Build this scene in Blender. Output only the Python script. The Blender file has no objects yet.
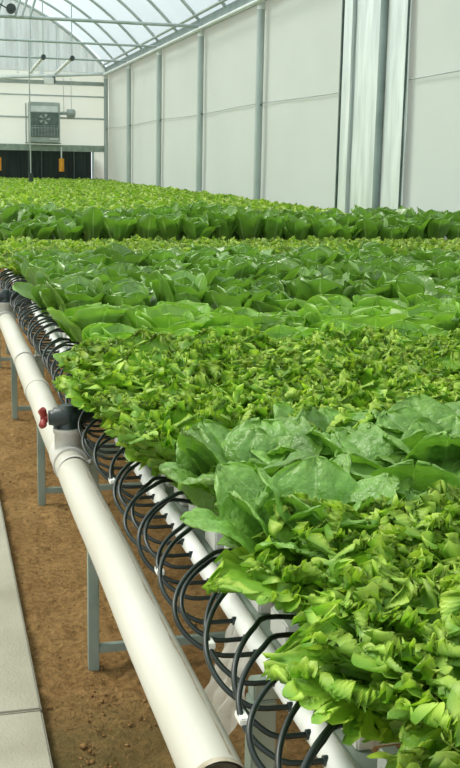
import bpy, bmesh, math, random
import numpy as np
from mathutils import Vector, Matrix, noise

random.seed(11)
S = bpy.context.scene
COL = S.collection
PI = math.pi

# ------------------------------------------------------------------ helpers
def link(o, parent=None):
    COL.objects.link(o)
    if parent is not None:
        o.parent = parent
    return o

def mesh_obj(name, verts, faces, mat, parent=None, smooth=False, attr=None, mats=None, fmat=None):
    me = bpy.data.meshes.new(name)
    me.from_pydata([tuple(v) for v in verts], [], faces)
    for m in (mats or [mat]):
        me.materials.append(m)
    if fmat is not None:
        me.polygons.foreach_set('material_index', fmat)
    if smooth:
        me.polygons.foreach_set('use_smooth', [True] * len(me.polygons))
    if attr is not None:
        a = me.attributes.new('tone', 'FLOAT', 'POINT')
        a.data.foreach_set('value', attr)
    me.update()
    return link(bpy.data.objects.new(name, me), parent)

def empty(name, loc=(0, 0, 0), parent=None):
    o = bpy.data.objects.new(name, None)
    o.location = loc
    o.empty_display_size = .1
    return link(o, parent)

def tag(o, label=None, cat=None, group=None, kind=None):
    if label: o['label'] = label
    if cat: o['category'] = cat
    if group: o['group'] = group
    if kind: o['kind'] = kind
    return o

class MB:
    """collects shapes; build() links them as one mesh object"""
    def __init__(s):
        s.v, s.f, s.sm = [], [], []
    def add(s, v, f, smooth=False):
        n = len(s.v)
        s.v += [tuple(p) for p in v]
        s.f += [tuple(i + n for i in q) for q in f]
        s.sm += [smooth] * len(f)
        return s
    def box(s, x0, y0, z0, x1, y1, z1, bev=0.0):
        bm = bmesh.new()
        bmesh.ops.create_cube(bm, size=1)
        for v in bm.verts:
            v.co = Vector(((x0 + x1) / 2 + v.co.x * (x1 - x0), (y0 + y1) / 2 + v.co.y * (y1 - y0), (z0 + z1) / 2 + v.co.z * (z1 - z0)))
        if bev > 0:
            bmesh.ops.bevel(bm, geom=list(bm.edges), offset=bev, segments=2, affect='EDGES')
        bm.verts.index_update()
        s.add([v.co for v in bm.verts], [[v.index for v in f.verts] for f in bm.faces])
        bm.free()
        return s
    def tube(s, pts, r, n=10, caps=True, rr=None):
        pts = [Vector(p) for p in pts]
        k = len(pts)
        T = [(pts[min(i + 1, k - 1)] - pts[max(i - 1, 0)]).normalized() for i in range(k)]
        up = Vector((0, 0, 1)) if abs(T[0].z) < .9 else Vector((0, 1, 0))
        N = (up - T[0] * up.dot(T[0])).normalized()
        V, F = [], []
        for i in range(k):
            N = (N - T[i] * N.dot(T[i])).normalized()
            B = T[i].cross(N)
            ri = rr[i] if rr else r
            for j in range(n):
                a = 2 * PI * j / n
                V.append(pts[i] + (N * math.cos(a) + B * math.sin(a)) * ri)
        for i in range(k - 1):
            for j in range(n):
                F.append((i * n + j, i * n + (j + 1) % n, (i + 1) * n + (j + 1) % n, (i + 1) * n + j))
        s.add(V, F, True)
        if caps:
            s.add(V[:n], [tuple(range(n - 1, -1, -1))])
            s.add(V[-n:], [tuple(range(n))])
        return s
    def build(s, name, mat, parent=None):
        o = mesh_obj(name, s.v, s.f, mat, parent)
        o.data.polygons.foreach_set('use_smooth', s.sm)
        return o

def spline(P, n=6):
    P = [Vector(p) for p in P]
    Q = [P[0] * 2 - P[1]] + P + [P[-1] * 2 - P[-2]]
    out = []
    for i in range(1, len(Q) - 2):
        for k in range(n):
            t = k / n
            a, b, c, d = Q[i - 1], Q[i], Q[i + 1], Q[i + 2]
            out.append(.5 * ((2 * b) + (c - a) * t + (2 * a - 5 * b + 4 * c - d) * t * t + (3 * b - a - 3 * c + d) * t ** 3))
    out.append(P[-1])
    return out

ONES = 'zeroth first second third fourth fifth sixth seventh eighth ninth tenth eleventh twelfth thirteenth fourteenth fifteenth sixteenth seventeenth eighteenth nineteenth'.split()
TENS = {2: 'twent', 3: 'thirt', 4: 'fort', 5: 'fift', 6: 'sixt', 7: 'sevent'}
def ordw(n):
    if n < 20: return ONES[n]
    t, u = divmod(n, 10)
    return TENS[t] + 'ieth' if u == 0 else TENS[t] + 'y-' + ONES[u]

# ------------------------------------------------------------------ materials
def new_mat(name):
    m = bpy.data.materials.new(name)
    m.use_nodes = True
    nt = m.node_tree
    nt.nodes.clear()
    out = nt.nodes.new('ShaderNodeOutputMaterial')
    return m, nt, out

def N(nt, t, **kw):
    n = nt.nodes.new(t)
    for k, v in kw.items():
        if k.startswith('i_'):
            n.inputs[k[2:].replace('_', ' ')].default_value = v
        else:
            setattr(n, k, v)
    return n

def rgba(c): return (c[0], c[1], c[2], 1)

def noisy(name, c1, c2, scale=4, rough=.6, metal=0, bump=0, bscale=60, detail=6, lo=.35, hi=.65, coat=0, stretch=None, spec=.5):
    m, nt, out = new_mat(name)
    p = N(nt, 'ShaderNodeBsdfPrincipled')
    p.inputs['Roughness'].default_value = rough
    p.inputs['Metallic'].default_value = metal
    p.inputs['Specular IOR Level'].default_value = spec
    g = N(nt, 'ShaderNodeNewGeometry')
    vec = g.outputs['Position']
    if stretch:
        mp = N(nt, 'ShaderNodeMapping')
        mp.inputs['Scale'].default_value = stretch
        nt.links.new(vec, mp.inputs['Vector'])
        vec = mp.outputs[0]
    n = N(nt, 'ShaderNodeTexNoise')
    n.inputs['Scale'].default_value = scale
    n.inputs['Detail'].default_value = detail
    nt.links.new(vec, n.inputs['Vector'])
    r = N(nt, 'ShaderNodeValToRGB')
    r.color_ramp.elements[0].position = lo
    r.color_ramp.elements[1].position = hi
    r.color_ramp.elements[0].color = rgba(c1)
    r.color_ramp.elements[1].color = rgba(c2)
    nt.links.new(n.outputs['Fac'], r.inputs[0])
    nt.links.new(r.outputs[0], p.inputs['Base Color'])
    if bump:
        n2 = N(nt, 'ShaderNodeTexNoise')
        n2.inputs['Scale'].default_value = bscale
        n2.inputs['Detail'].default_value = 8
        nt.links.new(vec, n2.inputs['Vector'])
        b = N(nt, 'ShaderNodeBump')
        b.inputs['Strength'].default_value = bump
        b.inputs['Distance'].default_value = .02
        nt.links.new(n2.outputs['Fac'], b.inputs['Height'])
        nt.links.new(b.outputs[0], p.inputs['Normal'])
    nt.links.new(p.outputs[0], out.inputs[0])
    return m

def film(name, col, transp, transl, scale=1.2, var=.1, stretch=(1, 1, 1)):
    """plastic greenhouse sheet: part diffuse, part translucent, part clear"""
    m, nt, out = new_mat(name)
    g = N(nt, 'ShaderNodeNewGeometry')
    mp = N(nt, 'ShaderNodeMapping')
    mp.inputs['Scale'].default_value = stretch
    nt.links.new(g.outputs['Position'], mp.inputs[0])
    n = N(nt, 'ShaderNodeTexNoise')
    n.inputs['Scale'].default_value = scale
    n.inputs['Detail'].default_value = 4
    nt.links.new(mp.outputs[0], n.inputs['Vector'])
    r = N(nt, 'ShaderNodeValToRGB')
    r.color_ramp.elements[0].position = .3
    r.color_ramp.elements[1].position = .7
    r.color_ramp.elements[0].color = rgba([c * (1 - var) for c in col])
    r.color_ramp.elements[1].color = rgba(col)
    nt.links.new(n.outputs['Fac'], r.inputs[0])
    d = N(nt, 'ShaderNodeBsdfDiffuse')
    t = N(nt, 'ShaderNodeBsdfTranslucent')
    tr = N(nt, 'ShaderNodeBsdfTransparent')
    nt.links.new(r.outputs[0], d.inputs[0])
    nt.links.new(r.outputs[0], t.inputs[0])
    m1 = N(nt, 'ShaderNodeMixShader'); m1.inputs[0].default_value = transl
    nt.links.new(d.outputs[0], m1.inputs[1]); nt.links.new(t.outputs[0], m1.inputs[2])
    m2 = N(nt, 'ShaderNodeMixShader'); m2.inputs[0].default_value = transp
    nt.links.new(m1.outputs[0], m2.inputs[1]); nt.links.new(tr.outputs[0], m2.inputs[2])
    nt.links.new(m2.outputs[0], out.inputs[0])
    return m

def leaf_mat(name, base, edge, vein, transl=.35, rough=.4, spec=.45, bump=.25, bscale=90, trans_col=None):
    """tone attribute: 0 midrib .. .5 blade .. 1 margin"""
    m, nt, out = new_mat(name)
    a = N(nt, 'ShaderNodeAttribute', attribute_name='tone')
    r = N(nt, 'ShaderNodeValToRGB')
    e = r.color_ramp.elements
    e[0].position = 0; e[0].color = rgba(vein)
    e[1].position = 1; e[1].color = rgba(edge)
    q = e.new(.18); q.color = rgba(base)
    q = e.new(.62); q.color = rgba(base)
    nt.links.new(a.outputs['Fac'], r.inputs[0])
    oi = N(nt, 'ShaderNodeObjectInfo')
    g = N(nt, 'ShaderNodeNewGeometry')
    n = N(nt, 'ShaderNodeTexNoise'); n.inputs['Scale'].default_value = 9; n.inputs['Detail'].default_value = 3
    nt.links.new(g.outputs['Position'], n.inputs['Vector'])
    ad = N(nt, 'ShaderNodeMath', operation='MULTIPLY_ADD')
    nt.links.new(oi.outputs['Random'], ad.inputs[0]); ad.inputs[1].default_value = .25
    nt.links.new(n.outputs['Fac'], ad.inputs[2])
    mr = N(nt, 'ShaderNodeMapRange'); mr.inputs[1].default_value = .35; mr.inputs[2].default_value = .9
    mr.inputs[3].default_value = .72; mr.inputs[4].default_value = 1.28
    nt.links.new(ad.outputs[0], mr.inputs[0])
    hs = N(nt, 'ShaderNodeHueSaturation')
    nt.links.new(mr.outputs[0], hs.inputs['Value'])
    nt.links.new(r.outputs[0], hs.inputs['Color'])
    p = N(nt, 'ShaderNodeBsdfPrincipled')
    p.inputs['Roughness'].default_value = rough
    p.inputs['Specular IOR Level'].default_value = spec
    nt.links.new(hs.outputs[0], p.inputs['Base Color'])
    t = N(nt, 'ShaderNodeBsdfTranslucent')
    hs2 = N(nt, 'ShaderNodeMixRGB', blend_type='MULTIPLY'); hs2.inputs[0].default_value = 1
    nt.links.new(hs.outputs[0], hs2.inputs[1]); hs2.inputs[2].default_value = rgba(trans_col or (1.45, 1.6, .65))
    nt.links.new(hs2.outputs[0], t.inputs[0])
    if bump:
        n2 = N(nt, 'ShaderNodeTexNoise'); n2.inputs['Scale'].default_value = bscale; n2.inputs['Detail'].default_value = 3
        nt.links.new(g.outputs['Position'], n2.inputs['Vector'])
        b = N(nt, 'ShaderNodeBump'); b.inputs['Strength'].default_value = bump; b.inputs['Distance'].default_value = .01
        nt.links.new(n2.outputs['Fac'], b.inputs['Height'])
        nt.links.new(b.outputs[0], p.inputs['Normal'])
    mx = N(nt, 'ShaderNodeMixShader'); mx.inputs[0].default_value = transl
    nt.links.new(p.outputs[0], mx.inputs[1]); nt.links.new(t.outputs[0], mx.inputs[2])
    nt.links.new(mx.outputs[0], out.inputs[0])
    return m

def soil_mat():
    m, nt, out = new_mat('soil')
    g = N(nt, 'ShaderNodeNewGeometry')
    def tex(s, d, rough=.6):
        n = N(nt, 'ShaderNodeTexNoise'); n.inputs['Scale'].default_value = s; n.inputs['Detail'].default_value = d
        n.inputs['Roughness'].default_value = rough
        nt.links.new(g.outputs['Position'], n.inputs['Vector']); return n
    a = tex(2.2, 8); b = tex(38, 8, .7); c = tex(3.1, 4)
    r = N(nt, 'ShaderNodeValToRGB')
    r.color_ramp.elements[0].position = .3; r.color_ramp.elements[0].color = (.32, .18, .066, 1)
    r.color_ramp.elements[1].position = .7; r.color_ramp.elements[1].color = (.56, .35, .15, 1)
    nt.links.new(a.outputs['Fac'], r.inputs[0])
    r2 = N(nt, 'ShaderNodeValToRGB')
    r2.color_ramp.elements[0].position = .3; r2.color_ramp.elements[0].color = (.42, .40, .36, 1)
    r2.color_ramp.elements[1].position = .62; r2.color_ramp.elements[1].color = (1.08, 1.06, 1, 1)
    nt.links.new(b.outputs['Fac'], r2.inputs[0])
    mu = N(nt, 'ShaderNodeMixRGB', blend_type='MULTIPLY'); mu.inputs[0].default_value = .95
    nt.links.new(r.outputs[0], mu.inputs[1]); nt.links.new(r2.outputs[0], mu.inputs[2])
    # green algae patch on the damp soil beside the nearest legs
    sp = N(nt, 'ShaderNodeVectorMath', operation='DISTANCE'); sp.inputs[1].default_value = (.37, 2.75, 0)
    nt.links.new(g.outputs['Position'], sp.inputs[0])
    ad = N(nt, 'ShaderNodeMath', operation='MULTIPLY_ADD'); ad.inputs[1].default_value = .9
    nt.links.new(c.outputs['Fac'], ad.inputs[0]); nt.links.new(sp.outputs['Value'], ad.inputs[2])
    mr = N(nt, 'ShaderNodeMapRange'); mr.inputs[1].default_value = .55; mr.inputs[2].default_value = 1.05
    mr.inputs[3].default_value = .75; mr.inputs[4].default_value = 0
    nt.links.new(ad.outputs[0], mr.inputs[0])
    mg = N(nt, 'ShaderNodeMixRGB'); nt.links.new(mr.outputs[0], mg.inputs[0])
    nt.links.new(mu.outputs[0], mg.inputs[1]); mg.inputs[2].default_value = (.115, .11, .04, 1)
    p = N(nt, 'ShaderNodeBsdfPrincipled'); p.inputs['Roughness'].default_value = .95
    p.inputs['Specular IOR Level'].default_value = .15
    nt.links.new(mg.outputs[0], p.inputs['Base Color'])
    bm = N(nt, 'ShaderNodeBump'); bm.inputs['Strength'].default_value = .9; bm.inputs['Distance'].default_value = .045
    nt.links.new(b.outputs['Fac'], bm.inputs['Height']); nt.links.new(bm.outputs[0], p.inputs['Normal'])
    nt.links.new(p.outputs[0], out.inputs[0])
    return m

M = {}
M['soil'] = soil_mat()
M['clod'] = noisy('soil_clod', (.17, .09, .035), (.34, .20, .085), 30, .95, bump=.5, spec=.1)
M['concrete'] = noisy('concrete', (.33, .31, .24), (.43, .41, .33), 3, .9, bump=.25, bscale=120, spec=.2)
M['pvc'] = noisy('white_pipe', (.54, .515, .44), (.62, .60, .53), 5, .45, stretch=(1, .25, 1))
M['pvc_grime'] = noisy('pipe_grime', (.32, .27, .19), (.5, .44, .34), 40, .8)
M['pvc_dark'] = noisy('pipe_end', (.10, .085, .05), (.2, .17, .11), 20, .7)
M['pvc_grey'] = noisy('grey_fitting', (.52, .51, .47), (.62, .60, .56), 8, .5)
M['header'] = noisy('white_feed_pipe', (.84, .84, .80), (.9, .9, .88), 6, .4)
M['hose'] = noisy('black_hose', (.006, .011, .010), (.016, .024, .022), 10, .36)
M['clip'] = noisy('white_clip', (.7, .7, .66), (.8, .8, .76), 10, .5)
M['valve'] = noisy('black_valve', (.012, .02, .02), (.035, .05, .05), 20, .4)
M['red'] = noisy('red_handle', (.20, .014, .012), (.30, .028, .02), 20, .45)
M['gully'] = noisy('channel_white', (.66, .76, .72), (.78, .86, .82), 3, .4)
M['steel'] = noisy('galvanised_steel', (.24, .31, .265), (.36, .43, .375), 6, .5, metal=.35, bump=.05)
M['post'] = noisy('post_steel', (.36, .42, .41), (.46, .52, .51), 3, .5, metal=.3, stretch=(1, 1, .3))
M['bright_pipe'] = noisy('bright_pipe', (.62, .66, .65), (.74, .78, .77), 4, .35, metal=.3)
M['sheet'] = noisy('galvanised_sheet', (.56, .62, .60), (.78, .83, .81), 2.2, .38, metal=.25, bump=.08, bscale=14, stretch=(1, 3, .45))
M['film_wall'] = film('wall_film', (.60, .67, .63), 0.0, .42, .5, .06)
M['film_roof'] = film('roof_film', (.52, .605, .61), .27, .62, .6, .10)
M['film_gable'] = film('gable_sheet', (.40, .49, .50), .05, .6, 2.5, .35, (3.5, 1, .25))
M['post_dark'] = noisy('post_dark_steel', (.20, .26, .25), (.28, .34, .33), 3, .5, metal=.3)
M['bag'] = film('clear_plastic_bag', (.92, .90, .84), .16, .45, 14, .12)
M['pad'] = noisy('cooling_pad', (.008, .016, .014), (.022, .036, .03), 3, .8, stretch=(8, 1, .3))
M['dark_frame'] = noisy('dark_frame', (.05, .07, .065), (.09, .11, .10), 6, .6)
M['unit_grey'] = noisy('unit_grey', (.33, .38, .36), (.42, .47, .45), 4, .5)
M['unit_dark'] = noisy('unit_dark', (.07, .11, .10), (.13, .17, .155), 8, .4)
M['white_paint'] = noisy('white_paint', (.75, .77, .75), (.85, .87, .85), 4, .5)
M['yellow'] = noisy('yellow_trap', (.75, .30, .02), (.88, .42, .03), 6, .6)
M['brass'] = noisy('badge', (.6, .6, .58), (.75, .75, .72), 6, .4)

M['frilly'] = leaf_mat('frilly_leaf', (.165, .34, .033), (.46, .60, .095), (.18, .37, .055), .32, .42, .4)
M['frilly_far'] = leaf_mat('frilly_leaf_far', (.20, .34, .05), (.46, .56, .12), (.22, .40, .09), .36, .45, .4, bump=0)
M['savoy'] = leaf_mat('crinkled_leaf', (.155, .32, .052), (.20, .37, .065), (.26, .42, .13), .25, .40, .6, .9, 50)
M['butter'] = leaf_mat('round_leaf', (.18, .36, .045), (.26, .44, .07), (.30, .48, .13), .34, .36, .5, .3, 50)
M['pak'] = leaf_mat('dark_leaf', (.14, .28, .042), (.18, .33, .055), (.34, .48, .20), .28, .28, .8, .4, 40)
M['stalk'] = noisy('white_stalk', (.38, .52, .26), (.55, .66, .42), 12, .4)

# ------------------------------------------------------------------ camera (solved from the photograph's vanishing lines)
FPX, VPX, VPY, ROLL, HCAM = 1100.0, -68.0, 157.0, math.radians(1.15), 1.7
d = Vector((VPX - 230, -(VPY - 384), -FPX)).normalized()
h = Vector((math.cos(ROLL), -math.sin(ROLL), 0))
u = h.cross(d).normalized()
if u.y < 0: u = -u
rr = d.cross(u)
Rm = Matrix((rr, d, u))
cam = bpy.data.cameras.new('camera')
cam.sensor_fit = 'VERTICAL'; cam.sensor_height = 36; cam.lens = FPX / 768 * 36
cam.clip_start = .05; cam.clip_end = 200
co = bpy.data.objects.new('camera', cam)
co.matrix_world = Matrix.Translation((0, 0, HCAM)) @ Rm.to_4x4()
link(co); S.camera = co

def proj(p):
    c = Rm.transposed() @ (Vector(p) - Vector((0, 0, HCAM)))
    if c.z > -.05: return (9999, 9999)
    return (230 + FPX * c.x / -c.z, 384 - FPX * c.y / -c.z)

# ------------------------------------------------------------------ setting: ground, walkway
def ground():
    V, F = [], []
    xs = list(np.linspace(-40, -6, 6)) + list(np.linspace(-5, 0, 6)) + list(np.linspace(.2, 1.7, 61)) + list(np.linspace(2, 6, 8)) + list(np.linspace(7, 40, 6))
    ys = list(np.linspace(-20, 1, 6)) + list(np.linspace(1.2, 9, 261)) + list(np.linspace(9.5, 40, 16)) + [60, 90]
    for y in ys:
        for x in xs:
            z = 0
            if .2 < x < 1.7 and 1.2 < y < 9:
                z = .016 * noise.noise(Vector((x * 5, y * 5, 0))) + .018 * noise.noise(Vector((x * 14, y * 14, 3))) + .012 * noise.noise(Vector((x * 40, y * 40, 7)))
            V.append((x, y, z))
    nx = len(xs)
    for j in range(len(ys) - 1):
        for i in range(nx - 1):
            F.append((j * nx + i, j * nx + i + 1, (j + 1) * nx + i + 1, (j + 1) * nx + i))
    tag(mesh_obj('ground', V, F, M['soil'], smooth=True), 'brown sandy soil floor of the greenhouse', 'ground', kind='structure')
ground()
# loose clods of soil: nobody could count them
cl = MB()
for i in range(1500):
    x = random.uniform(.29, 1.3); y = random.uniform(2.0, 8.5)
    if random.random() < .45: y = random.uniform(2.0, 3.4); x = random.uniform(.29, .75)
    r = random.uniform(.0015, .0055) * (1.9 if random.random() < .08 else 1)
    bm = bmesh.new(); bmesh.ops.create_icosphere(bm, subdivisions=1, radius=r)
    sx, sy, sz = random.uniform(.7, 1.4), random.uniform(.7, 1.4), random.uniform(.5, .9)
    for v in bm.verts:
        k = 1 + .5 * noise.noise(v.co * 120 + Vector((i, 0, 0)))
        v.co = Vector((v.co.x * sx * k + x, v.co.y * sy * k + y, v.co.z * sz * k + r * .3))
    bm.verts.index_update()
    cl.add([v.co for v in bm.verts], [[v.index for v in f.verts] for f in bm.faces], True)
    bm.free()
tag(cl.build('soil_clods', M['clod']), 'loose crumbs and clods scattered over the brown soil', 'soil', kind='stuff')

wk = MB()
y0 = -6.0
seams = [-3.0, -.0, 3.15, 6.3, 9.5, 12.7, 15.9, 19.1, 22.3, 25.5, 28.7, 32.2]
for y1 in seams:
    wk.box(-1.3, y0 + .006, -.05, .272, y1 - .006, .045, .006)
    y0 = y1
wk.box(-1.3, -6, -.05, .262, 32.2, .036)
tag(wk.build('floor', M['concrete']), 'pale grey concrete walkway with a narrow joint', 'walkway', kind='structure')

# ------------------------------------------------------------------ setting: film walls, roof
XW, YW, ZE = 5.06, 33.1, 4.25
def sheet(name, grid, nu, nv, mat, label, cat):
    V = [grid(i / nu, j / nv) for j in range(nv + 1) for i in range(nu + 1)]
    F = [(j * (nu + 1) + i, j * (nu + 1) + i + 1, (j + 1) * (nu + 1) + i + 1, (j + 1) * (nu + 1) + i) for j in range(nv) for i in range(nu)]
    return tag(mesh_obj(name, V, F, mat, smooth=True), label, cat, kind='structure')
def wav(y, z): return .02 * noise.noise(Vector((y * 1.1, z * .7, 5)))
sheet('wall_right', lambda a, b: (XW + wav(-1 + 34.1 * a, 4.3 * b), -1 + 34.1 * a, 4.3 * b), 140, 18, M['film_wall'], 'white plastic film side wall behind the steel posts', 'wall')
sheet('wall_left', lambda a, b: (-XW, -1 + 34.1 * a, 4.3 * b), 20, 4, M['film_wall'], 'white plastic film side wall across the walkway', 'wall')
ZC, RC = -.07, 6.64
def arc(t):      # t 0..1 from right eave to left eave
    a0 = math.atan2(4.3 - ZC, 5.0)
    a = a0 + (PI - 2 * a0) * t
    return RC * math.cos(a), ZC + RC * math.sin(a)
sheet('ceiling', lambda a, b: (arc(a)[0] * 1.012, -1 + 34.1 * b, arc(a)[1] + .05), 48, 10, M['film_roof'], 'arched clear plastic film roof', 'roof')
# far end wall : film strip with an opening for the dark wet pad, and gable above
fw = MB()
fw.add([(-XW, YW, 2.05), (XW, YW, 2.05), (XW, YW, 4.2), (-XW, YW, 4.2)], [(0, 1, 2, 3)])
fw.add([(4.63, YW, 0), (XW, YW, 0), (XW, YW, 2.05), (4.63, YW, 2.05)], [(0, 1, 2, 3)])
fw.add([(-XW, YW, 0), (-3.0, YW, 0), (-3.0, YW, 2.05), (-XW, YW, 2.05)], [(0, 1, 2, 3)])
fw.add([(-3, YW, 0), (4.63, YW, 0), (4.63, YW, .8), (-3, YW, .8)], [(0, 1, 2, 3)])
tag(fw.build('wall_far', M['film_wall']), 'white film end wall above the dark opening', 'wall', kind='structure')
gb = MB()
pts = [(arc(t / 40)[0], YW + .01, arc(t / 40)[1] + .04) for t in range(41)]
gb.add([(XW, YW + .01, 4.2)] + pts + [(-XW, YW + .01, 4.2)], [tuple(range(43))])
gable = tag(gb.build('wall_gable', M['film_gable']), 'blue-grey translucent ribbed gable above the end wall', 'wall', kind='structure')
# far end wall rails and beam
def part_box(name, mat, b, bev=0, parent=None):
    return MB().box(*b, bev).build(name, mat, parent)
tag(part_box('trim_1', M['steel'], (-XW, YW - .09, 1.94, 4.97, YW - .01, 2.12)), 'grey beam across the end wall over the dark opening', 'beam', kind='structure')
tag(part_box('trim_2', M['post'], (-XW, YW - .05, 2.86, 4.97, YW - .01, 2.91)), 'middle grey rail across the end wall', 'rail', kind='structure')
tag(part_box('trim_3', M['post'], (-XW, YW - .05, 3.49, 4.97, YW - .01, 3.53)), 'upper thin rail across the end wall', 'rail', kind='structure')
tag(part_box('trim_4', M['unit_grey'], (-XW, YW - .08, 3.82, 4.97, YW - .01, 3.93)), 'grey beam at the foot of the gable', 'beam', kind='structure')
tag(part_box('trim_5', M['post'], (4.56, YW - .06, .0, 4.62, YW - .005, 1.94)), 'thin upright jamb at the right end of the dark opening', 'jamb', kind='structure')
# bright roof verge strips and gable ribs
gr = MB()
gp = [Vector((arc(t / 40)[0] * .995, YW - .04, arc(t / 40)[1])) for t in range(0, 41)]
gr.tube(gp, .055, 8)
tag(gr.build('trim_6', M['white_paint']), 'white curved verge strip along the gable edge', 'trim', kind='structure')
for k, (x, w) in enumerate([(3.12, .13), (2.86, .05), (4.42, .05), (3.62, .03), (2.45, .04)]):
    z1 = ZC + math.sqrt(RC ** 2 - x * x)
    tag(part_box('trim_%d' % (7 + k), M['white_paint'] if k in (0, 2) else M['bright_pipe'], (x - w / 2, YW - .03, 4.1, x + w / 2, YW - .005, z1)),
        ['broad white upright strip on the gable', 'narrow upright strip left of the broad white strip', 'short white upright strip low in the gable corner',
         'thin upright rib above the tall white box unit', 'narrow upright strip second left of the broad white strip'][k], 'strip', kind='structure')

# ------------------------------------------------------------------ frame of the house: posts, arches, ties
post_y = [32.95, 29.0, 25.0, 21.0, 17.0]
where = ['steel post standing in the far corner', 'steel wall post next after the far corner', 'steel wall post third from the far corner',
         'steel wall post midway along the white film wall', 'tall steel wall post just beyond the metal sheets']
for y, w in zip(post_y, where):
    t = empty('wall_post', (4.96, y, 0))
    tag(t, 'round galvanised ' + w, 'post', 'posts along the right wall')
    MB().tube([(0, 0, 0), (0, 0, 4.13)], .06, 14).build('post_tube', M['post'], t)
    MB().tube([(0, 0, 4.02), (0, 0, 4.20)], .066, 14).build('top_bracket', M['bright_pipe'], t)
    MB().tube([(.02, -.055, 2.6), (.02, -.075, 2.6)], .02, 8).build('bolt', M['unit_dark'], t)
t = empty('wall_post', (4.965, 12.07, 0))
tag(t, 'dark steel wall post standing between the two galvanised sheets', 'post', 'posts along the right wall')
MB().tube([(0, 0, 0), (0, 0, 4.13)], .047, 14).build('post_tube', M['post_dark'], t)
MB().tube([(0, 0, 4.02), (0, 0, 4.20)], .072, 14).build('top_bracket', M['bright_pipe'], t)
def metal_sheet(y0, y1, label, ribs):
    t = empty('metal_sheet', (4.985, (y0 + y1) / 2, 0))
    tag(t, label, 'metal sheet', 'galvanised sheets on the right wall')
    n, k = 16, 24
    yc = (y0 + y1) / 2
    V, F = [], []
    for j in range(k + 1):
        for i in range(n + 1):
            y = y0 + (y1 - y0) * i / n; z = 4.1 * j / k
            V.append((.012 * noise.noise(Vector((y * 3, z * 2, 1))) + .004, y - yc, z))
    for j in range(k):
        for i in range(n):
            q = j * (n + 1) + i
            F.append((q, q + 1, q + n + 2, q + n + 1))
    o = mesh_obj('sheet', V, F, M['sheet'], t, smooth=True)
    md = o.modifiers.new('s', 'SOLIDIFY'); md.thickness = .02; md.offset = 1
    for q, wd, mt in ribs:
        MB().box(-.022, q - wd / 2 - yc, 0, .0, q + wd / 2 - yc, 4.1, .01).build('edge_strip', mt, t)
    return t
metal_sheet(11.40, 11.99, 'narrow galvanised metal sheet on the near side of the dark post', [(11.42, .03, M['unit_dark'])])
metal_sheet(12.16, 13.46, 'wide galvanised metal sheet on the far side of the dark post', [(13.43, .05, M['unit_dark']), (13.2, .30, M['sheet']), (13.0, .03, M['post'])])
# seam where film sheets lap, on the wall
tag(MB().tube([(XW - .03, y, 2.62 + .015 * math.sin(y * .8)) for y in np.linspace(1, 33, 40)], .007, 6).build('trim_20', M['post']),
    'thin lap seam running along the white film wall', 'seam', kind='structure')
# eave beams
tag(part_box('eave_beam', M['post_dark'], (4.94, -1, 4.16, 5.05, 33.05, 4.34)), 'square steel eave beam over the wall posts', 'beam')
tag(MB().tube([(4.86, -1, 4.12), (4.86, 32.9, 4.12)], .036, 12).build('eave_pipe', M['bright_pipe']), 'shiny round pipe running under the eave beam', 'pipe')
tag(MB().tube([(4.86, -1, 4.40), (4.86, 32.9, 4.40)], .03, 10).build('eave_purlin', M['post']), 'slim tube carrying the arch feet above the eave', 'tube')
ar = [33.0 - 1.98 * i for i in range(17)]
def arch_pts(y, n=40, off=-.03): return [(arc(i / n)[0], y, arc(i / n)[1] + off) for i in range(n + 1)]
a0 = None
for i, y in enumerate(ar):
    if y < 1 : continue
    lab = 'curved steel roof arch, %s from the gable wall' % ordw(i + 1)
    if a0 is None:
        a0 = MB().tube([(p[0], 0, p[2]) for p in arch_pts(0)], .032, 8).build('roof_arch', M['post'])
        o = a0
    else:
        o = a0.copy(); link(o)
    o.location = (0, y, 0)
    tag(o, lab, 'arch', 'roof arches')
for y, w in ((29.0, 'next to the gable'), (25.0, 'in the middle'), (21.0, 'nearest the camera')):
    z = 4.20
    o = MB().tube([(-4.9, 0, 0), (4.9, 0, 0)],   .026 if y > 22 else .031, 10).build('tie_bar', M['post'])
    o.location = (0, y, z)
    tag(o, 'straight horizontal steel tie bar under the arches, %s' % w, 'tie bar', 'roof tie bars')
tag(MB().tube([(x, YW - .25, 3.92 + (.24 * ((x - 1.5) / 3.4) if x > 1.5 else 0)) for x in np.linspace(-4.8, 4.85, 30)], .05, 10).build('cross_pipe', M['bright_pipe']),
    'long pale pipe sloping up across the foot of the gable to the eave', 'pipe')
# braces of the tie bar nearest the camera
for k, (xa, xb) in enumerate([(1.52, 1.78), (1.64, 1.90), (1.78, 2.05), (1.20, 1.62)]):
    zt = ZC + RC * math.sin(math.acos((xb + .35) / RC)) - .03
    o = MB().tube([(xa, 20.95, 4.20), (xb + .35, 20.95, zt)], .022, 8).build('roof_brace', M['post'])
    tag(o, 'slanting roof brace rod on the nearest tie bar, %s of four' % ordw([2, 3, 4, 1][k]), 'brace', 'roof braces')

# hanging rods with white pipes
for k, (x, xs) in enumerate(((2.78, 'farther from the wall'), (3.50, 'nearer the wall'))):
    t = empty('hanging_pipe', (x, 29.0, 4.22))
    tag(t, 'short white pipe hung on thin rods below the roof, %s' % xs, 'pipe', 'white hanging pipes')
    MB().tube([(0, 0, 0), (0, 3.8, -.10)], .045, 10).build('pipe_body', M['white_paint'], t)
    MB().tube([(0, -.03, -.02), (0, -.14, .0)], .06, 10).build('end_cap', M['valve'], t)
    zt = ZC + math.sqrt(RC ** 2 - x * x) - 4.22
    MB().tube([(0, 0, 0), (0, 0, zt)], .014, 6).build('rod', M['post'], t)
    MB().tube([(0, 3.6, -.10), (0, 3.6, zt - .05)], .012, 6).build('rod', M['post'], t)
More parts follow.
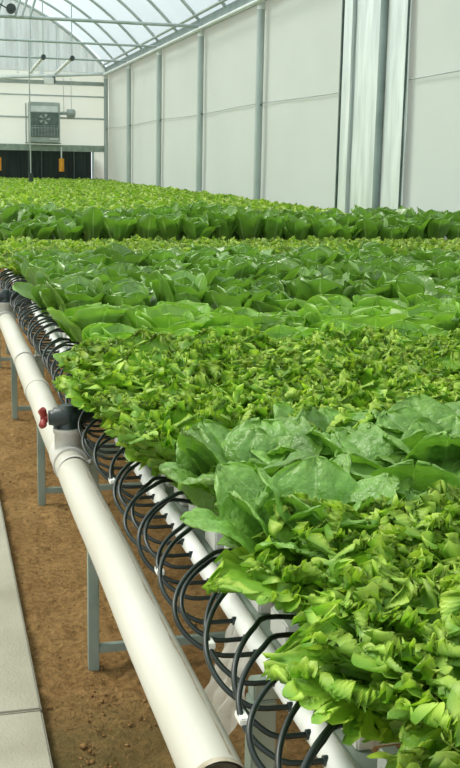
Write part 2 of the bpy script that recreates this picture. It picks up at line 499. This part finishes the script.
# circulation fan, dark
t = empty('circulation_fan', (1.44, 20.8, 4.31))
tag(t, 'small dark circulation fan hanging by the gable near the roof braces', 'fan')
MB().tube([(0, -.06, 0), (0, .06, 0)], .085, 20).build('housing', M['valve'], t)
MB().tube([(0, .06, 0), (0, .20, 0)], .045, 12).build('motor', M['dark_frame'], t)
MB().tube([(0, 0, .08), (0, 0, ZC + math.sqrt(RC ** 2 - 1.44 ** 2) - 4.34)], .008, 6).build('hanger', M['post'], t)
MB().tube([(0, 0, 0), (-.06, 0, -.0), (-.3, 0, .13), (-.55, 0, .22)], .012, 6).build('cable', M['valve'], t)

# ------------------------------------------------------------------ things on the end wall
t = empty('cooling_pad', (0, YW, 0))
tag(t, 'dark wet cooling pad filling the low opening in the end wall', 'cooling pad')
MB().box(-3.0, -.02 + .15, .8, 4.56, .12 + .15, 1.96).build('pad_block', M['pad'], t)
MB().box(-3.0, .02, .0, 4.56, .12, .86).build('bottom_gutter', M['dark_frame'], t)
for x in (-2, -1, 0, .9, 1.75, 2.72, 3.1, 4.05):
    MB().box(x - .015, .09, .86, x + .015, .13, 1.96).build('divider', M['dark_frame'], t)
# wall unit
t = empty('fan_heater', (3.17, YW - .02, 2.17))
tag(t, 'grey box fan heater mounted on the end wall above the dark opening', 'heater')
MB().box(-.46, -.42, 0, .42, -.02, 1.13, .02).build('casing', M['unit_grey'], t)
MB().box(-.40, -.435, .86, .36, -.415, 1.02, .005).build('top_strip', M['bright_pipe'], t)
fwn = MB().box(-.42, -.43, .48, .38, -.415, .84, .005).build('fan_window', M['unit_dark'], t)
bm = MB()
for k in range(5):
    a = 2 * PI * k / 5
    c, s_ = math.cos(a), math.sin(a)
    bm.add([(-.02 + .03 * c, -.44, .66 + .03 * s_), (-.02 + .16 * math.cos(a - .3), -.445, .66 + .14 * math.sin(a - .3)), (-.02 + .17 * math.cos(a + .3), -.435, .66 + .15 * math.sin(a + .3))], [(0, 1, 2)])
bm.build('fan_blades', M['unit_grey'], fwn)
lv = MB()
for k in range(7):
    z = .20 + k * .037
    lv.add([(-.40, -.425, z), (.36, -.425, z), (.36, -.455, z - .018), (-.40, -.455, z - .018)], [(0, 1, 2, 3)])
for k in range(9):
    x = -.38 + k * .09
    lv.box(x - .006, -.462, .17, x + .006, -.452, .45)
gb_ = MB().box(-.42, -.43, .155, .38, -.417, .47).build('grille_panel', M['unit_dark'], t)
lv.build('louvre_slats', M['unit_grey'], gb_)
MB().box(.12, -.435, .085, .36, -.415, .125, .003).build('badge', M['brass'], t)
MB().box(-.55, -.3, -.03, .46, -.0, .0).build('bracket', M['steel'], t)
MB().tube([(-.52, -.08, -.02), (-.52, -.08, 1.1)], .02, 8).build('side_bar', M['post'], t)
# motor on a pipe at the right of the heater
t = empty('pipe_motor', (3.63, YW - .2, 3.02))
tag(t, 'small grey motor on a short pipe beside the fan heater', 'motor')
MB().tube([(-.06, 0, -.01), (.20, 0, 0)], .045, 10).build('pipe_stub', M['post'], t)
MB().tube([(.18, 0, 0), (.2, 0, 0), (.4, 0, 0), (.43, 0, 0)], .11, 16, rr=[.08, .115, .115, .07]).build('motor_body', M['unit_grey'], t)
for x in (.08, .30):
    MB().tube([(x + .02, 0, .04), (x + .02, .1, 1.0)], .009, 6).build('hanger_wire', M['post'], t)
# white box lamp under the beam
t = empty('flood_light', (3.30, YW - .25, 3.80))
tag(t, 'small white box light fixed at the foot of the gable', 'light')
MB().box(-.13, -.1, 0, .14, .06, .19, .02).build('light_box', M['white_paint'], t)
MB().box(.10, -.04, .06, .19, .05, .26, .01).build('mount', M['unit_dark'], t)
MB().box(-.16, -.02, .17, .0, .12, .22, .005).build('bracket', M['bright_pipe'], t)
# yellow traps
for x, lab in ((3.63, 'orange-yellow sticky trap hanging right of the grey heater before the dark opening'), (1.84, 'orange-yellow sticky trap hanging at the picture edge before the dark opening')):
    t = empty('sticky_trap', (x, YW - .35, 1.36))
    tag(t, lab, 'sticky trap', 'yellow sticky traps')
    MB().tube([(0, 0, 0), (0, 0, .01), (0, 0, .36), (0, 0, .37)], .075, 16).build('trap_body', M['yellow'], t)
    MB().tube([(0, 0, .36), (0, 0, .70)], .02, 8).build('hanger', M['bright_pipe'], t)
t = empty('hanging_pole', (2.27, 27.1, 0))
tag(t, 'thin grey pole with a dark foot rising from the far lettuces below the heater', 'pole')
MB().tube([(0, 0, 1.25), (0, 0, 4.4)], .016, 8).build('pole_tube', M['unit_grey'], t)
MB().tube([(0, 0, .86), (0, 0, 1.37)], .055, 10).build('foot', M['valve'], t)

# ------------------------------------------------------------------ benches
LX = .478
def square_tube(mb, a, b, w):
    a, b = Vector(a), Vector(b)
    lo = [min(a[i], b[i]) - (w / 2 if abs(a[i] - b[i]) < 1e-6 else 0) for i in range(3)]
    hi = [max(a[i], b[i]) + (w / 2 if abs(a[i] - b[i]) < 1e-6 else 0) for i in range(3)]
    return mb.box(*lo, *hi, .003)
bench = empty('growing_bench', (LX, 5.5, 0))
tag(bench, 'long steel-legged growing bench carrying the front lettuce beds', 'bench')
BP = Vector((LX, 5.5, 0))
bframes = [1.77, 3.49, 5.36, 7.26, 9.15]
def B(mb, name, mat): 
    o = mb.build(name, mat, bench); o.location = -BP
    return o
for fy in bframes:
    for x in (LX if fy > 2 else .548, 2.0, 3.4, 4.7):
        B(square_tube(MB(), (x, fy, -.02), (x, fy, .75), .036 if fy > 2 else .046), 'leg', M['steel'])
    B(square_tube(MB(), ((LX if fy > 2 else .548) + .018, fy, .07), (4.72, fy, .07), .028), 'crossbar', M['steel'])
    B(MB().box((LX if fy > 2 else .548) - .02, fy - .02, .75, 4.74, fy + .02, .784, .003), 'top_bar', M['steel'])
B(MB().box(.61, .85, .745, .65, 9.25, .784, .002), 'rail', M['steel'])
B(MB().box(2.6, .85, .745, 2.64, 9.25, .784, .002), 'rail', M['steel'])
B(MB().box(4.6, .85, .745, 4.64, 9.25, .784, .002), 'rail', M['steel'])
far_bench = empty('growing_bench', (.6, 22, 0))
tag(far_bench, 'far growing bench reaching to the end wall under the pale lettuces', 'bench')
for fy in np.linspace(9.8, 31.8, 9):
    for x in (0.0, 1.4, 2.8, 4.15):
        square_tube(MB(), (x, fy - 22, 0), (x, fy - 22, .82), .036).build('leg', M['steel'], far_bench)
MB().box(-.1, 9.5 - 22, .82, 4.30, 32.5 - 22, .86, .01).build('bed_tray', M['gully'], far_bench)

# channels
PITCH = .185
GY = [.99 + PITCH * k for k in range(45)]
def make_channel():
    t = empty('growing_channel')
    mb = MB()
    mb.box(.0, -.05, 0, 4.12, .05, .05, .006)
    mb.build('channel_body', M['gully'], t)
    MB().box(-.012, -.053, -.002, .02, .053, .053, .004).build('end_cap', M['header'], t)
    return t
def copy_tree(o, parent=None):
    c = o.copy(); link(c)
    c.parent = parent
    for ch in list(o.children):
        q = ch.copy(); link(q); q.parent = c
    return c
ch0 = None
for k, y in enumerate(GY):
    if ch0 is None: ch0 = o = make_channel()
    else: o = copy_tree(ch0)
    o.location = (.635, y, .785)
    tag(o, 'white plant channel across the front bench, %s row counted from the camera' % ordw(k + 1), 'channel', 'growing channels of the front bench')

# feed pipe (upper, thin) and hoses
hp = empty('feed_pipe', (.568, 5, .806))
tag(hp, 'thin white feed pipe along the bench edge with black hoses plugged in', 'pipe')
MB().tube([(0, -4.1, 0), (0, 4.2, 0)], .021, 16).build('pipe_body', M['header'], hp)
MB().tube([(0, -4.12, 0), (0, -4.06, 0)], .026, 16).build('end_cap', M['header'], hp)
for y in (2.9, 5.2, 7.4):
    MB().tube([(0, y - 5 - .03, 0), (0, y - 5 + .03, 0)], .026, 16).build('coupling', M['header'], hp)
rnd = random.Random(5)
n = 0
for k, gy in enumerate(GY):
    if gy > 8.2: break
    for q in (0, 1):
        n += 1
        hy = gy + (.0 if q == 0 else .095) + rnd.uniform(-.018, .018) - .115
        ey = hy + (.30 if q == 0 else .27) + rnd.uniform(-.03, .05)
        top = (.93 if q == 0 else .905) + rnd.uniform(-.015, .018)
        lx = (.425 if q == 0 else .437) + rnd.uniform(-.016, .014)
        L = ey - hy
        xc = .53; rx = xc - lx; zc = (top + .808) / 2; rz = (top - .808) / 2
        P = [(.552, hy, .812)]
        for g_ in range(0, 9):
            a_ = math.radians(248 - 20.5 * g_)
            P.append((xc + rx * math.cos(a_), hy + L * (.02 + .80 * (g_ / 8) ** 1.25), zc + rz * math.sin(a_)))
        P += [(.615, hy + L * .92, top - .022), (.66, ey, .85)]
        t = empty('drip_hose', (.568, hy, .806))
        loc = Vector((.568, hy, .806))
        lab = 'black drip hose loop on the white feed pipe, %s counted from the camera' % ordw(n)
        grp = 'drip hoses'
        if gy > 4.6:
            lab = 'black drip hose in the crowded far loops beyond the red-handled valve'; grp = 'crowded far drip hoses'
        tag(t, lab, 'hose', grp)
        MB().tube([Vector(p) - loc for p in spline(P, 3)], .0050, 8).build('hose_tube', M['hose'], t)
        MB().tube([Vector(p) - loc for p in ((.545, hy, .812), (.557, hy, .812))], .0085, 10).build('grommet', M['valve'], t)
        if n in (7, 10, 14, 21):
            c = Vector(P[4]) - loc
            MB().box(c.x - .006, c.y - .012, c.z - .005, c.x + .010, c.y + .022, c.z + .007, .002).build('clip', M['clip'], t)

# drain pipe (lower, thick)
dp = empty('drain_pipe', (.40, 4.5, .74))
tag(dp, 'thick white drain pipe running along the bench legs', 'pipe')
Z0 = Vector((.40, 4.5, .74))
pl = []
for y in np.linspace(1.505, 9.3, 60):
    pl.append(Vector((.40 + .003 * math.sin(y * 1.3), y, .74 - .006 * math.sin((y - 1.6) / 1.9 * 2 * PI) ** 2)) - Z0)
MB().tube(pl, .05, 28, caps=False).build('pipe_body', M['pvc'], dp)
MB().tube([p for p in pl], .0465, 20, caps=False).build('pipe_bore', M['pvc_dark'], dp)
rim = []
e = pl[0]
MB().tube([e + Vector((0, -.001, 0)), e + Vector((0, .012, 0))], .0512, 28, caps=False).build('cut_rim', M['pvc_grime'], dp)
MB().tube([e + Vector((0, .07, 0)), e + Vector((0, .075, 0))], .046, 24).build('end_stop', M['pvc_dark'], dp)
# dirt line along the upper right of the pipe
V, F = [], []
g_r = random.Random(3)
ys = np.linspace(1.53, 3.3, 170)
for i, y in enumerate(ys):
    w = max(.0, .0025 + .0045 * noise.noise(Vector((y * 11, 0, 0)))) * (1 if y < 2.3 else .6)
    a = math.radians(62) + .10 * noise.noise(Vector((y * 5, 4, 0)))
    for s_ in (-1, 1):
        aa = a + s_ * w / .05
        V.append((.40 + .003 * math.sin(y * 1.3) + .0504 * math.cos(aa) - .40, y - 4.5, -.006 * math.sin((y - 1.6) / 1.9 * 2 * PI) ** 2 + .0504 * math.sin(aa)))
    if i: F.append((2 * i - 2, 2 * i - 1, 2 * i + 1, 2 * i))
mesh_obj('dirt_line', V, F, M['pvc_grime'], dp)
for y in (3.34, 5.28, 7.2):
    c = Vector((.40, y, .74)) - Z0
    MB().tube([c + Vector((0, -.012, 0)), c + Vector((0, .012, 0))], .053, 24, caps=False).build('clamp', M['pvc_grey'], dp)
    MB().tube([c + Vector((.045, 0, .03)), c + Vector((.075, .05, .02))], .007, 8).build('clamp_arm', M['pvc_grey'], dp)
for y in (4.62,):
    c = Vector((.40, y, .737)) - Z0
    MB().tube([c + Vector((0, -.035, 0)), c + Vector((0, .035, 0))], .0545, 24).build('coupling', M['pvc'], dp)
def riser(y, label, handle=True):
    """grey saddle and riser on the drain pipe (parts of the pipe) with a black valve on top (a thing)"""
    c = Vector((.40, y, .74)) - Z0
    sdl = MB().tube([c + Vector((0, -.075, 0)), c + Vector((0, .075, 0))], .0555, 26).build('saddle', M['pvc_grey'], dp)
    MB().tube([c + Vector((0, -.082, 0)), c + Vector((0, -.068, 0))], .058, 26).build('rim', M['pvc_grey'], sdl)
    MB().tube([c + Vector((.0, 0, .02)), c + Vector((.0, 0, .088)), c + Vector((.0, 0, .09)), c + Vector((.0, 0, .105))], .044, 22, rr=[.044, .044, .048, .048]).build('riser', M['pvc_grey'], sdl)
    t = empty('valve', (.40, y, .845))
    tag(t, label, 'valve', 'black valves on the drain pipe')
    MB().tube([(0, 0, -.01), (0, 0, .012), (0, 0, .016), (0, 0, .062), (0, 0, .066), (0, 0, .076)], .03, 14, rr=[.036, .036, .031, .031, .028, .022]).build('valve_body', M['valve'], t)
    MB().tube([(0, 0, .035), (-.045, -.0, .035), (-.049, 0, .035), (-.062, 0, .035)], .03, 12, rr=[.034, .034, .026, .024]).build('bonnet', M['valve'], t)
    MB().tube([(0, 0, .035), (.05, .01, .035), (.055, .01, .035), (.10, .02, .035), (.135, .03, .015), (.155, .04, -.03)], .025, 12, rr=[.032, .032, .026, .026, .02, .018]).build('outlet', M['valve'], t)
    # winged handle
    hd = MB()
    hd.tube([(-.066, 0, .035), (-.088, 0, .035)], .016, 12)
    for a in (0, PI / 2, PI, 3 * PI / 2):
        hd.tube([(-.078, .010 * math.cos(a + .5), .035 + .010 * math.sin(a + .5)), (-.082, .032 * math.cos(a + .5), .035 + .032 * math.sin(a + .5)), (-.080, .040 * math.cos(a + .5), .035 + .040 * math.sin(a + .5))], .011, 10, rr=[.010, .012, .008])
    hd.build('handle', M['red'] if handle else M['valve'], t)
riser(3.50, 'black plastic valve with a red winged handle on the nearer grey riser')
riser(6.78, 'black valve standing on the far riser at the picture edge', False)

# torn clear plastic hanging below the feed pipe
V, F = [], []
NU, NV = 18, 26
for j in range(NV + 1):
    v = j / NV
    top0, top1 = Vector((.556, 2.00, .80)), Vector((.556, 1.87, .80))
    bot0, bot1 = Vector((.50, 2.22, .42)), Vector((.50, 1.86, .60))
    for i in range(NU + 1):
        a = i / NU
        p = (top0.lerp(top1, a)).lerp(bot0.lerp(bot1, a), v)
        p.z += -.07 * v * math.sin(a * PI) * (1 - a) 
        p.x += .016 * v ** .5 * math.sin(a * 19 + v * 2.5) + .010 * math.sin(a * 41 - v * 4) * v + .012 * noise.noise(Vector((a * 5, v * 6, 2)))
        p.y += .014 * noise.noise(Vector((a * 6, v * 5, 9)))
        V.append(p)
for j in range(NV):
    for i in range(NU):
        q = j * (NU + 1) + i
        F.append((q, q + 1, q + NU + 2, q + NU + 1))
o = mesh_obj('plastic_bag', V, F, M['bag'], smooth=True)
tag(o, 'crumpled clear plastic bag hanging under the feed pipe by the nearest leg', 'plastic bag')
# little twist of dry root by the drain pipe
o = MB().tube(spline([(.395, 2.44, .014), (.41, 2.40, .016), (.402, 2.36, .014), (.42, 2.31, .016), (.41, 2.26, .013), (.40, 2.2, .014)], 4), .006, 6).build('plastic_shred', M['clip'])
tag(o, 'twisted scrap of pale plastic on the soil under the drain pipe', 'scrap')

# ------------------------------------------------------------------ lettuces
def grow(rng, nleaf, leaf_fn, nu, nv, tipd=1.8):
    """a rosette: leaf_fn(rng, k) -> function (u, v) -> (x outward, y sideways, z up, tone)"""
    V, F, T, MI = [], [], [], []
    for k in range(nleaf):
        f, az = leaf_fn(rng, k, nleaf)
        ca, sa = math.cos(az), math.sin(az)
        b = len(V)
        for j in range(nu + 1):
            for i in range(nv + 1):
                x, y, z, t = f(1 - (1 - j / nu) ** tipd, .35 * (i / nv * 2 - 1) + .65 * math.sin(PI / 2 * (i / nv * 2 - 1)))
                V.append((x * ca - y * sa, x * sa + y * ca, z)); T.append(t)
        for j in range(nu):
            for i in range(nv):
                q = b + j * (nv + 1) + i
                F.append((q, q + 1, q + nv + 2, q + nv + 1))
    return V, F, T

def rib(L, a0, a1, pw, n=24):
    """mid-rib curve as lookup: (x, z, nx, nz)"""
    out = []
    x = z = 0.0
    for i in range(n + 1):
        a = a0 + (a1 - a0) * (i / n) ** pw
        out.append((x, z, math.cos(a), -math.sin(a)))   # upper-side normal points back to the axis: (-cos, sin)
        x += math.sin(a) * L / n; z += math.cos(a) * L / n
    return out
def look(tab, u):
    n = len(tab) - 1
    q = min(max(u, 0), 1) * n; i = min(int(q), n - 1); f = q - i
    return [tab[i][c] * (1 - f) + tab[i + 1][c] * f for c in range(4)]
def sstep(a, b, x):
    t = min(max((x - a) / (b - a), 0), 1); return t * t * (3 - 2 * t)

def frilly_leaf(size, hf=1.0, ruf=1.0):
    def fn(rng, k, n):
        q = k / (n - 1)                       # 0 outer .. 1 inner
        L = size * (1.10 - .18 * q) * rng.uniform(.9, 1.1)
        a0 = math.radians(36 - 32 * q + rng.uniform(-7, 7)); a1 = math.radians(98 - 72 * q + rng.uniform(-16, 18))
        tab = rib(L, a0, a1, 1.8)
        W = size * (.52 - .14 * q) * rng.uniform(.9, 1.1)
        az = k * 2.39996 + rng.uniform(-.25, .25)
        sd = rng.uniform(0, 100); cup = rng.uniform(.0, .3) + .15 * q
        A = size * .075 * ruf
        def f(u, v):
            w = W * (.16 + .84 * sstep(.05, .62, u)) * math.sqrt(max(.10, 1 - .9 * sstep(.70, 1, u) ** 1.6))
            x, z, nx, nz = look(tab, u - .08 * v * v * sstep(.6, 1, u))
            e = max(abs(v) ** 3.2 * sstep(.1, .4, u), sstep(.76, 1, u) ** 1.3)
            th = math.atan2(v * 1.1, (u - .45) * 2)           # runs round the margin without a jump at the tip
            n1 = noise.noise(Vector((th * 2.2, sd, e * .6))); n4 = noise.noise(Vector((th * 3.1, sd + 31, 2)))
            ph = th * 21 * hf + 5 * n1 + sd; ph2 = th * 46 * hf + 5 * n4
            n2 = math.sin(ph) * (.75 + .8 * n4); n3 = math.sin(ph2)
            d = A * e * (.9 * n1 + .46 * n2 + .52 * n3)
            d += size * .05 * noise.noise(Vector((u * 4, v * 2.0, sd))) * sstep(.1, .5, u)
            d += cup * w * v * v * .5
            d += size * .006 * math.exp(-(v * 8) ** 2)
            side = w * v * (1 + .07 * e * math.cos(ph2)) + A * .38 * e * math.cos(ph)
            lift = A * .55 * e * (.8 * math.cos(ph * .97 + 1) + .7 * math.cos(ph2 + 2))
            X = x - nx * d + math.sin(a1) * lift
            Zz = z - nz * d + .6 * lift
            tone = .62
            if abs(v) < .07: tone = .05 + 3 * abs(v)
            tone = tone * (1 - e) + e * (.80 + .18 * n2 + .22 * n3)
            return X + .008, side, max(Zz, -.02), min(max(tone, 0), 1)
        return f, az
    return fn

def smooth_leaf(size, wide, o0, o1, i0, i1, blister=.0, cupk=.5, stalk=.1, wav_=.03, pw=1.5, shrink=.3):
    def fn(rng, k, n):
        q = k / (n - 1)
        L = size * (1.1 - shrink * q) * rng.uniform(.88, 1.1)
        a0 = math.radians(o0 + (i0 - o0) * q + rng.uniform(-6, 6)); a1 = math.radians(o1 + (i1 - o1) * q + rng.uniform(-14, 16))
        tab = rib(L, a0, a1, pw)
        W = L * wide * rng.uniform(.88, 1.1)
        az = k * 2.39996 + rng.uniform(-.3, .3)
        sd = rng.uniform(0, 100); cup = cupk * rng.uniform(.5, 1.4)
        tw = rng.uniform(-.25, .25)
        def f(u, v):
            m = sstep(stalk, .60, u)
            w = W * (.13 + .87 * m) * math.sqrt(max(0.004, 1 - max(0, (u - .56) / .44) ** 3.2))
            x, z, nx, nz = look(tab, u - .05 * v * v * sstep(.7, 1, u) - .05 * math.exp(-(v * 2.6) ** 2) * sstep(.75, 1, u))
            d = cup * w * (v * v - .12) * .8 + tw * w * v * .4
            d += L * wav_ * abs(v) ** 1.5 * noise.noise(Vector((u * 4.5, sd, 2 if v > 0 else 8)))
            d += L * .03 * noise.noise(Vector((u * 3, v * 1.5, sd + 3))) * m
            if blister:
                bl = noise.noise(Vector((u * 10, v * 4.5, sd))) + .6 * noise.noise(Vector((u * 20, v * 9, sd + 5)))
                d -= L * blister * bl * min(1, abs(v) * 4) * m * (1 - .3 * v * v)
                d -= L * blister * .6 * math.exp(-(v * 7) ** 2)
            else:
                d += L * .014 * math.exp(-(v * 7) ** 2)
            tone = .62
            if abs(v) < .12: tone = .02 + .9 * abs(v) / .12 * .5
            tone = min(tone, .62) + .38 * sstep(.82, 1, max(abs(v), u)) * (1 if abs(v) > .12 else 0)
            if u < stalk + .08: tone = .03
            return x - nx * d + .006, w * v, max(z - nz * d, -.02), tone
        return f, az
    return fn

def variant(name, mat, seed, nleaf, fn, nu, nv, tipd=1.8):
    rng = random.Random(seed)
    V, F, T = grow(rng, nleaf, fn, nu, nv, tipd)
    me = bpy.data.meshes.new(name)
    me.from_pydata(V, [], F)
    me.materials.append(mat)
    me.polygons.foreach_set('use_smooth', [True] * len(F))
    a = me.attributes.new('tone', 'FLOAT', 'POINT'); a.data.foreach_set('value', T)
    me.update()
    return me

FR_NEAR = [variant('frilly_lettuce', M['frilly'], 100 + i, 19, frilly_leaf(.285, 1.45, 1.0), 92, 44, 1.15) for i in range(5)]
FR_MID = [variant('frilly_lettuce', M['frilly'], 120 + i, 18, frilly_leaf(.275, 1.2), 60, 30, 1.15) for i in range(5)]
FR_FAR = [variant('frilly_lettuce', M['frilly_far'], 140 + i, 15, frilly_leaf(.26, .6, 1.2), 14, 8) for i in range(4)]
FR_TINY = [variant('frilly_lettuce', M['frilly_far'], 160 + i, 11, frilly_leaf(.27, .4, 1.3), 5, 4) for i in range(4)]
SAVOY = [variant('crinkled_lettuce', M['savoy'], 200 + i, 17, smooth_leaf(.31, .30, 32, 110, 2, 62, .028, -.24, .12, .06, 2.0, .12), 36, 22) for i in range(5)]
BUTTER = [variant('butterhead_lettuce', M['butter'], 220 + i, 17, smooth_leaf(.24, .36, 32, 56, 4, 16, .012, .40, .06, .08, 1.5, .15), 16, 12) for i in range(5)]
PAK = [variant('pak_choi', M['pak'], 240 + i, 14, smooth_leaf(.29, .31, 26, 46, 3, 12, .012, .30, .22, .09, 1.5, .12), 14, 10) for i in range(5)]
PAK_TALL = [variant('pak_choi', M['pak'], 260 + i, 15, smooth_leaf(.39, .25, 18, 38, 3, 12, .010, .30, .22, .09, 1.5, .16), 12, 8) for i in range(5)]

def place(meshes, base, rng, x, y, z, sc, label, cat, group):
    o = bpy.data.objects.new(base, rng.choice(meshes))
    o.location = (x, y, z)
    o.rotation_euler = (rng.uniform(-.08, .08), rng.uniform(-.10, .06), rng.uniform(0, 6.28))
    o.scale = (sc * rng.uniform(.92, 1.10),) * 2 + (sc * (rng.uniform(.94, 1.08) if 'frilly' in base else rng.uniform(.78, 1.14)),)
    link(o)
    return tag(o, label, cat, group)

def visible(x, y, m=60):
    for dz in (.85, 1.15):
        for dx in (-.16, .16):
            px, py = proj((x + dx, y, dz))
            if -m < px < 460 + m and py < 768 + m * 1.5: return True
    return False

rng = random.Random(77)
bands = [  # y range, meshes, base name, spacing, scale, look, where, label each
    (.9, 1.88, FR_NEAR, 'frilly_lettuce', .225, 1.0, 'frilly', 'bed nearest the camera', True),
    (1.88, 2.60, SAVOY, 'crinkled_lettuce', .235, 1.0, 'crinkled', 'crinkled bed', True),
    (2.60, 3.90, FR_MID, 'frilly_lettuce', .215, 1.0, 'frilly', 'second frilly bed', True),
    (3.90, 5.00, BUTTER, 'butterhead_lettuce', .225, 1.12, 'round-leaved', 'round-leaved bed', True),
    (5.00, 7.65, PAK, 'pak_choi', .235, 1.08, 'spoon-leaved', 'middle pak choi bed', False),
    (7.65, 9.2, FR_FAR, 'frilly_lettuce', .215, .98, 'frilly', 'narrow bright bed', False),
]
ZG = .832
count = {}
for (ya, yb, ms, base, spc, sc, look_, where_, each) in bands:
    rows = [y for y in GY if ya <= y < yb]
    if base in ('pak_choi', 'butterhead_lettuce'): rows = rows[::2]          # the big-leaved kinds stand in every second channel
    for r, y in enumerate(rows):
        i = 0
        x = (.715 if ya < 1.8 else .665 if ya < 2.5 else .63) + (.5 * spc if r % 2 else 0) * .5
        while x < 4.7:
            if visible(x, y):
                i += 1
                count[base] = count.get(base, 0) + 1
                if each:
                    lab = '%s lettuce in the %s, %s from hoses, %s row back' % (look_, where_, ordw(i), ordw(r + 1)); grp = 'lettuces of the ' + where_
                else:
                    lab = {'pak_choi': 'spoon-leaved green pak choi in the bed behind the round-leaved lettuces',
                           'frilly_lettuce': 'bright yellow-green frilly lettuce in the narrow bed before the dark row'}[base]; grp = 'plants of the ' + where_
                place(ms, base, rng, x + rng.uniform(-.02, .02), y + rng.uniform(-.015, .015), ZG, sc, lab, 'pak choi' if base == 'pak_choi' else 'lettuce', grp)
            x += spc

# far bench: dark pak choi in front, then pale lettuces to the end wall
def far_positions(ya, yb, spx, spy, xm=4.74):
    out = []
    y = ya; r = 0
    while y < yb:
        x = .62 + (spx / 2 if r % 2 else 0)
        while x < xm:
            if visible(x, y, 30): out.append((x, y))
            x += spx
        y += spy; r += 1
    return out
def stuff_mesh(name, ms, pos, z, sc, mat, label, cat):
    Vs, Fs, Ts = [], [], []
    n = 0
    data = []
    for me in ms:
        v = np.empty(len(me.vertices) * 3, np.float32); me.vertices.foreach_get('co', v)
        f = np.array([tuple(p.vertices) for p in me.polygons], np.int32)
        t = np.empty(len(me.vertices), np.float32); me.attributes['tone'].data.foreach_get('value', t)
        data.append((v.reshape(-1, 3), f, t))
    for (x, y) in pos:
        v, f, t = rng.choice(data)
        a = rng.uniform(0, 6.28); s = sc * rng.uniform(.92, 1.08)
        c, sn = math.cos(a) * s, math.sin(a) * s
        w = np.stack([v[:, 0] * c - v[:, 1] * sn + x + rng.uniform(-.02, .02), v[:, 0] * sn + v[:, 1] * c + y, v[:, 2] * s + z], 1)
        Vs.append(w); Fs.append(f + n); Ts.append(t); n += len(v)
    V = np.concatenate(Vs); F = np.concatenate(Fs); T = np.concatenate(Ts)
    me = bpy.data.meshes.new(name)
    me.vertices.add(len(V)); me.vertices.foreach_set('co', V.ravel())
    me.loops.add(F.size); me.loops.foreach_set('vertex_index', F.ravel())
    me.polygons.add(len(F)); me.polygons.foreach_set('loop_start', np.arange(0, F.size, 4, dtype=np.int32))
    me.materials.append(mat)
    me.update(calc_edges=True); me.validate()
    me.polygons.foreach_set('use_smooth', [True] * len(me.polygons))
    a = me.attributes.new('tone', 'FLOAT', 'POINT'); a.data.foreach_set('value', T)
    o = link(bpy.data.objects.new(name, me))
    tag(o, label, cat, kind='stuff')
    return o
ZF = .862
pos = far_positions(9.5, 11.3, .23, .30, 4.88)
for i, (x, y) in enumerate(pos):
    if count.get('pak_choi', 0) < 300:
        count['pak_choi'] = count.get('pak_choi', 0) + 1
        place(PAK_TALL, 'pak_choi', rng, x, y, ZF, .98, 'tall dark green pak choi in the dark row across the far bench', 'pak choi', 'dark row of pak choi')
    else:
        rest = pos[i:]
        stuff_mesh('pak_choi_mass', PAK_TALL[:3], rest, ZF, .98, M['pak'], 'mass of dark pak choi leaves behind the dark row', 'pak choi')
        break
pos = far_positions(11.55, 32.4, .22, .21, 4.8)
for i, (x, y) in enumerate(pos):
    if count.get('frilly_lettuce', 0) < 300:
        count['frilly_lettuce'] += 1
        place(FR_FAR, 'frilly_lettuce', rng, x, y, ZF, 1.12, 'pale frilly lettuce just behind the dark row on the far bench', 'lettuce', 'frilly lettuces behind the dark row')
    else:
        stuff_mesh('frilly_lettuce_mass', FR_TINY, pos[i:], ZF, 1.22, M['frilly_far'], 'mass of pale frilly lettuces reaching to the end wall', 'lettuce')
        break
print('COUNTS', count, len(pos))

# ------------------------------------------------------------------ light
w = bpy.data.worlds.new('world'); S.world = w
w.use_nodes = True
nt = w.node_tree; nt.nodes.clear()
out = nt.nodes.new('ShaderNodeOutputWorld')
bg = nt.nodes.new('ShaderNodeBackground')
bg.inputs[0].default_value = (.86, .95, 1.0, 1); bg.inputs[1].default_value = 1.08
nt.links.new(bg.outputs[0], out.inputs[0])
sun = bpy.data.lights.new('sun', 'SUN'); sun.energy = 7.8; sun.angle = math.radians(22); sun.color = (1, .96, .86)
so = bpy.data.objects.new('sun', sun)
so.rotation_euler = Vector((.55, -.35, -.78)).to_track_quat('-Z', 'Y').to_euler()
so.location = (-10, 10, 20)
link(so)
S.view_settings.view_transform = 'Standard'
S.view_settings.look = 'None'
S.view_settings.gamma = 1
S.view_settings.use_curve_mapping = False
S.view_settings.exposure = 0.34
S.cycles.use_denoising = True
S.cycles.max_bounces = 8
S.cycles.transparent_max_bounces = 12
S.cycles.diffuse_bounces = 5
S.cycles.caustics_reflective = False
S.cycles.caustics_refractive = False
